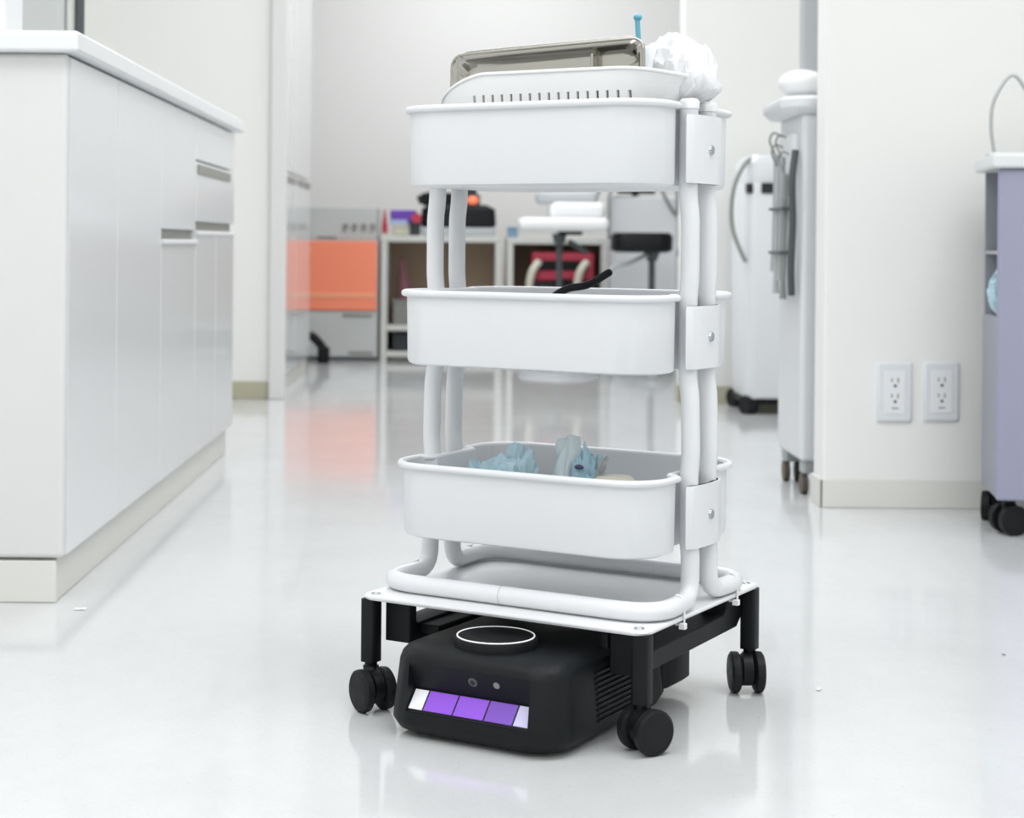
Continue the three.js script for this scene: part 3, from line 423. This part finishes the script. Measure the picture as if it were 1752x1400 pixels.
{ const t = thing('pink_cone', 'dull pink cone standing on the grey carton', 'cone', [-0.29, 0.28, -8.28]); mesh('cone_body', loft([ring(0.035, 0.03, 0.02, 0, 0.02), ring(0.03, 0.025, 0.02, 0.04, 0.012), ring(0.016, 0.014, 0.012, 0.13, 0), ring(0.01, 0.01, 0.01, 0.19, -0.005)]), M.pinkish, t); mesh('cone_tip', new THREE.SphereGeometry(0.0115, 12, 8).translate(-0.005, 0.19, 0), M.pinkish, t); }
// things on the left shelf unit
{ const t = thing('purple_box', 'purple box lying on a pale blue one on the shelf top', 'box', [-0.285, 0.655, -8.16]); mesh('carton', RB(-0.06, 0.06, 0, 0.042, -0.06, 0.068, 0.006), M.purple, t); mesh('flap', RB(0.02, 0.065, -0.02, 0.01, 0.066, 0.074, 0.003), M.purple, t); }
box('pale_blue_box', 'pale blue box under the purple box', 'box', -0.345, -0.235, 0.63, 0.655, -8.22, -8.1, M.skyBox, 0.004);
box('cream_jar', 'cream container under the pale blue box', 'container', -0.335, -0.245, 0.58, 0.63, -8.2, -8.1, M.cream, 0.012);
{ const t = thing('red_bottle', 'small red pointed bottle at the end of the shelf top', 'bottle', [-0.37, 0.58, -8.1]); mesh('bottle_body', loft([ring(0.013, 0.013, 0.013, 0), ring(0.014, 0.014, 0.014, 0.04), ring(0.008, 0.008, 0.008, 0.085), ring(0.003, 0.003, 0.003, 0.12)]), M.red, t); mesh('bottle_base', cyl(0.0145, 0.0145, 0, 0.008), M.cream, t); }
{
  const t = thing('black_console', 'black electronic console with glowing orange lamp on the shelf top', 'console', [-0.03, 0.58, -8.2]);
  mesh('housing', loft([ring(0.16, 0.1, 0.02, 0.035), ring(0.175, 0.11, 0.03, 0.05), ring(0.17, 0.105, 0.03, 0.125), ring(0.13, 0.09, 0.03, 0.145)]), M.blackDeep, t);
  mesh('stand', RB(-0.17, 0.17, 0, 0.04, -0.1, 0.11, 0.01), M.deviceGrey, t);
  mesh('upper_module', RB(-0.17, 0.09, 0.14, 0.2, -0.09, 0.07, 0.01), M.blackDeep, t); mesh('handle_block', RB(0.025, 0.085, 0.19, 0.23, -0.04, 0.04, 0.006), M.boxDark, t); mesh('sloped_hood', RB(-0.19, -0.06, 0.16, 0.2, -0.08, 0.06, 0.01).rotateZ(0.35).translate(0.05, 0.06, 0), M.blackGloss, t);
  mesh('warning_lamp', new THREE.SphereGeometry(1, 18, 12).scale(0.028, 0.02, 0.012).translate(0.065, 0.165, 0.095), M.redGlow, t);
  mesh('lamp_seat', RB(0.03, 0.1, 0.135, 0.19, 0.06, 0.094, 0.006), M.boxDark, t);
}
{ const t = thing('red_spool', 'red round spool in a black holder next to the console', 'spool', [-0.225, 0.58, -8.1]); mesh('holder', RB(-0.03, 0.02, 0, 0.085, -0.02, 0.015, 0.008), M.boxDark, t); mesh('disc', new THREE.CylinderGeometry(0.024, 0.024, 0.016, 24).rotateX(Math.PI / 2).translate(0.002, 0.08, 0.022), M.red, t); }
box('blue_tin', 'small dusty blue tin between the two shelf units', 'tin', 0.2, 0.245, 0.575, 0.625, -8.2, -8.1, M.blueBox);
{
  const t = thing('red_device', 'red device with black band and two ivory handles in the shelf unit', 'device', [0.44, 0.275, -8.2]);
  mesh('case', RB(-0.13, 0.16, 0.1, 0.235, -0.1, 0.1, 0.015), M.red, t); mesh('black_band', RB(-0.1, 0.13, 0.15, 0.195, 0.09, 0.108, 0.006), M.blackDeep, t); mesh('foot', RB(-0.12, 0.15, 0, 0.1, -0.09, 0.08, 0.01), M.boxDark, t);
  for (const x of [-0.13, 0.09]) mesh('handle', curve([[x, 0.0, 0.125], [x - 0.01, 0.08, 0.13], [x + 0.005, 0.15, 0.13], [x + 0.035, 0.19, 0.11]], 0.018, 24, 12), M.ivory, t);
  mesh('dial', new THREE.CylinderGeometry(0.05, 0.055, 0.03, 28).rotateX(Math.PI / 2).translate(0.02, 0.06, 0.1), M.blackDeep, t);
}
{
  const t = thing('treatment_chair', 'white treatment chair with padded seat on a grey pillar', 'chair', [0.44, 0, -7.33]);
  mesh('seat_pad', RB(-0.22, 0.15, 0.6, 0.655, -0.2, 0.2, 0.025, 4), M.pearl, t);
  mesh('back_pad', RB(-0.09, 0.14, 0.65, 0.72, -0.2, 0.14, 0.03, 4), M.pearl, t); mesh('head_pad', RB(-0.14, 0.12, 0.715, 0.77, -0.2, 0.0, 0.025, 4), M.deviceGrey, t);
  mesh('seat_plate', RB(-0.05, 0.05, 0.585, 0.602, -0.05, 0.05, 0.004), M.blackDeep, t);
  mesh('pillar', [cyl(0.013, 0.013, 0.02, 0.59, -0.045, 0.02, 18), cyl(0.024, 0.03, 0.55, 0.59, -0.045, 0.02, 18)], M.darkGrey, t);
  mesh('foot_plate', loft([ring(0.17, 0.17, 0.17, 0, -0.045, 0.02), ring(0.16, 0.16, 0.16, 0.018, -0.045, 0.02), ring(0.03, 0.03, 0.03, 0.028, -0.045, 0.02)]), M.deviceGrey, t);
}
{
  const t = thing('treatment_unit', 'white treatment unit with black screen edge and hanging hoses', 'machine', [0.73, 0, -7.75]);
  mesh('cabinet', RB(-0.09, 0.2, 0.05, 0.76, -0.15, 0.1, 0.015), M.device, t); mesh('base', RB(-0.08, 0.19, 0, 0.055, -0.14, 0.09, 0.006), M.deviceGrey, t);
  mesh('screen', RB(-0.065, 0.1, 0.769, 0.93, 0.07, 0.1, 0.006), M.screen, t); mesh('screen_stem', RB(0.0, 0.03, 0.755, 0.78, 0.05, 0.08, 0.003), M.darkGrey, t);
  for (const [x, lean, bot] of [[-0.2, -0.08, 0.62], [-0.16, -0.03, 0.6], [-0.105, 0.0, 0.57]]) mesh('hose', curve([[x + 0.02, 0.8, 0.12], [x, 0.75, 0.14], [x + lean * 0.6, 0.67, 0.15], [x + lean, bot, 0.15]], 0.007, 24, 8), M.hose, t);
  mesh('hose_arm', RB(-0.26, 0.0, 0.79, 0.81, 0.08, 0.13, 0.006), M.deviceGrey, t);
  mesh('handpiece', curve([[-0.28, 0.56, 0.15], [-0.24, 0.535, 0.16], [-0.2, 0.51, 0.17]], 0.012, 16, 10), M.darkGrey, t);
  mesh('side_hook', curve([[0.215, 0.79, 0.08], [0.222, 0.7, 0.085], [0.22, 0.56, 0.085], [0.2, 0.5, 0.085]], 0.009, 30, 8), M.darkGrey, t); mesh('side_hose', curve([[0.12, 0.8, 0.11], [0.15, 0.74, 0.115], [0.19, 0.68, 0.11], [0.195, 0.79, 0.1]], 0.007, 30, 8), M.hose, t);
}
{
  const t = thing('black_stool', 'black padded stool on a grey gas column with armrest', 'stool', [0.735, 0, -7.3]);
  mesh('seat', loft([ring(0.1, 0.12, 0.05, 0.515), ring(0.12, 0.14, 0.06, 0.525), ring(0.122, 0.142, 0.06, 0.58), ring(0.11, 0.13, 0.055, 0.597)], true, true, 0.8), M.blackDeep, t);
  mesh('column', [cyl(0.014, 0.014, 0.06, 0.515, 0.045, 0, 16), cyl(0.02, 0.035, 0.48, 0.516, 0.045, 0, 16)], M.darkGrey, t);
  mesh('armrest', curve([[0.02, 0.505, 0.03], [-0.06, 0.47, 0.08], [-0.11, 0.46, 0.1], [-0.15, 0.43, 0.1]], 0.009, 24, 8), M.deviceGrey, t);
  const hub = mesh('hub', new THREE.SphereGeometry(0.035, 20, 12).scale(1, 0.8, 1).translate(0.045, 0.06, 0), M.deviceGrey, t);
  for (let k = 0; k < 5; k++) { const a = k * 72 * R + 0.4; mesh('foot', [curve([[0.045, 0.06, 0], [0.045 + 0.08 * Math.cos(a), 0.055, 0.08 * Math.sin(a)], [0.045 + 0.15 * Math.cos(a), 0.045, 0.15 * Math.sin(a)]], 0.011, 12, 8), new THREE.CylinderGeometry(0.02, 0.02, 0.03, 14).rotateX(Math.PI / 2).translate(0.045 + 0.15 * Math.cos(a), 0.02, 0.15 * Math.sin(a))], M.deviceGrey, t); }
}
// bits of paper on the floor
[[-0.565, -2.6, 0.018, 'white paper scrap on the floor at the counter corner'], [0.443, -2.169, 0.009, 'tiny white paper scrap on the floor beside the platform castor'], [0.731, -2.362, 0.006, 'tiny grey fleck of paper on the open floor']].forEach(([x, z, s, l], i) => single('paper_scrap', sheet(s, s * 0.5, (u, v) => [u * s, 0.001 + 0.0012 * Math.abs(noise(u * 3, v * 3, i)), v * s * 0.5], 8, 0.0004), i < 2 ? M.paper : M.boxGrey, l, 'paper', [x, 0.0002, z], i));

renderer.render(scene, camera);
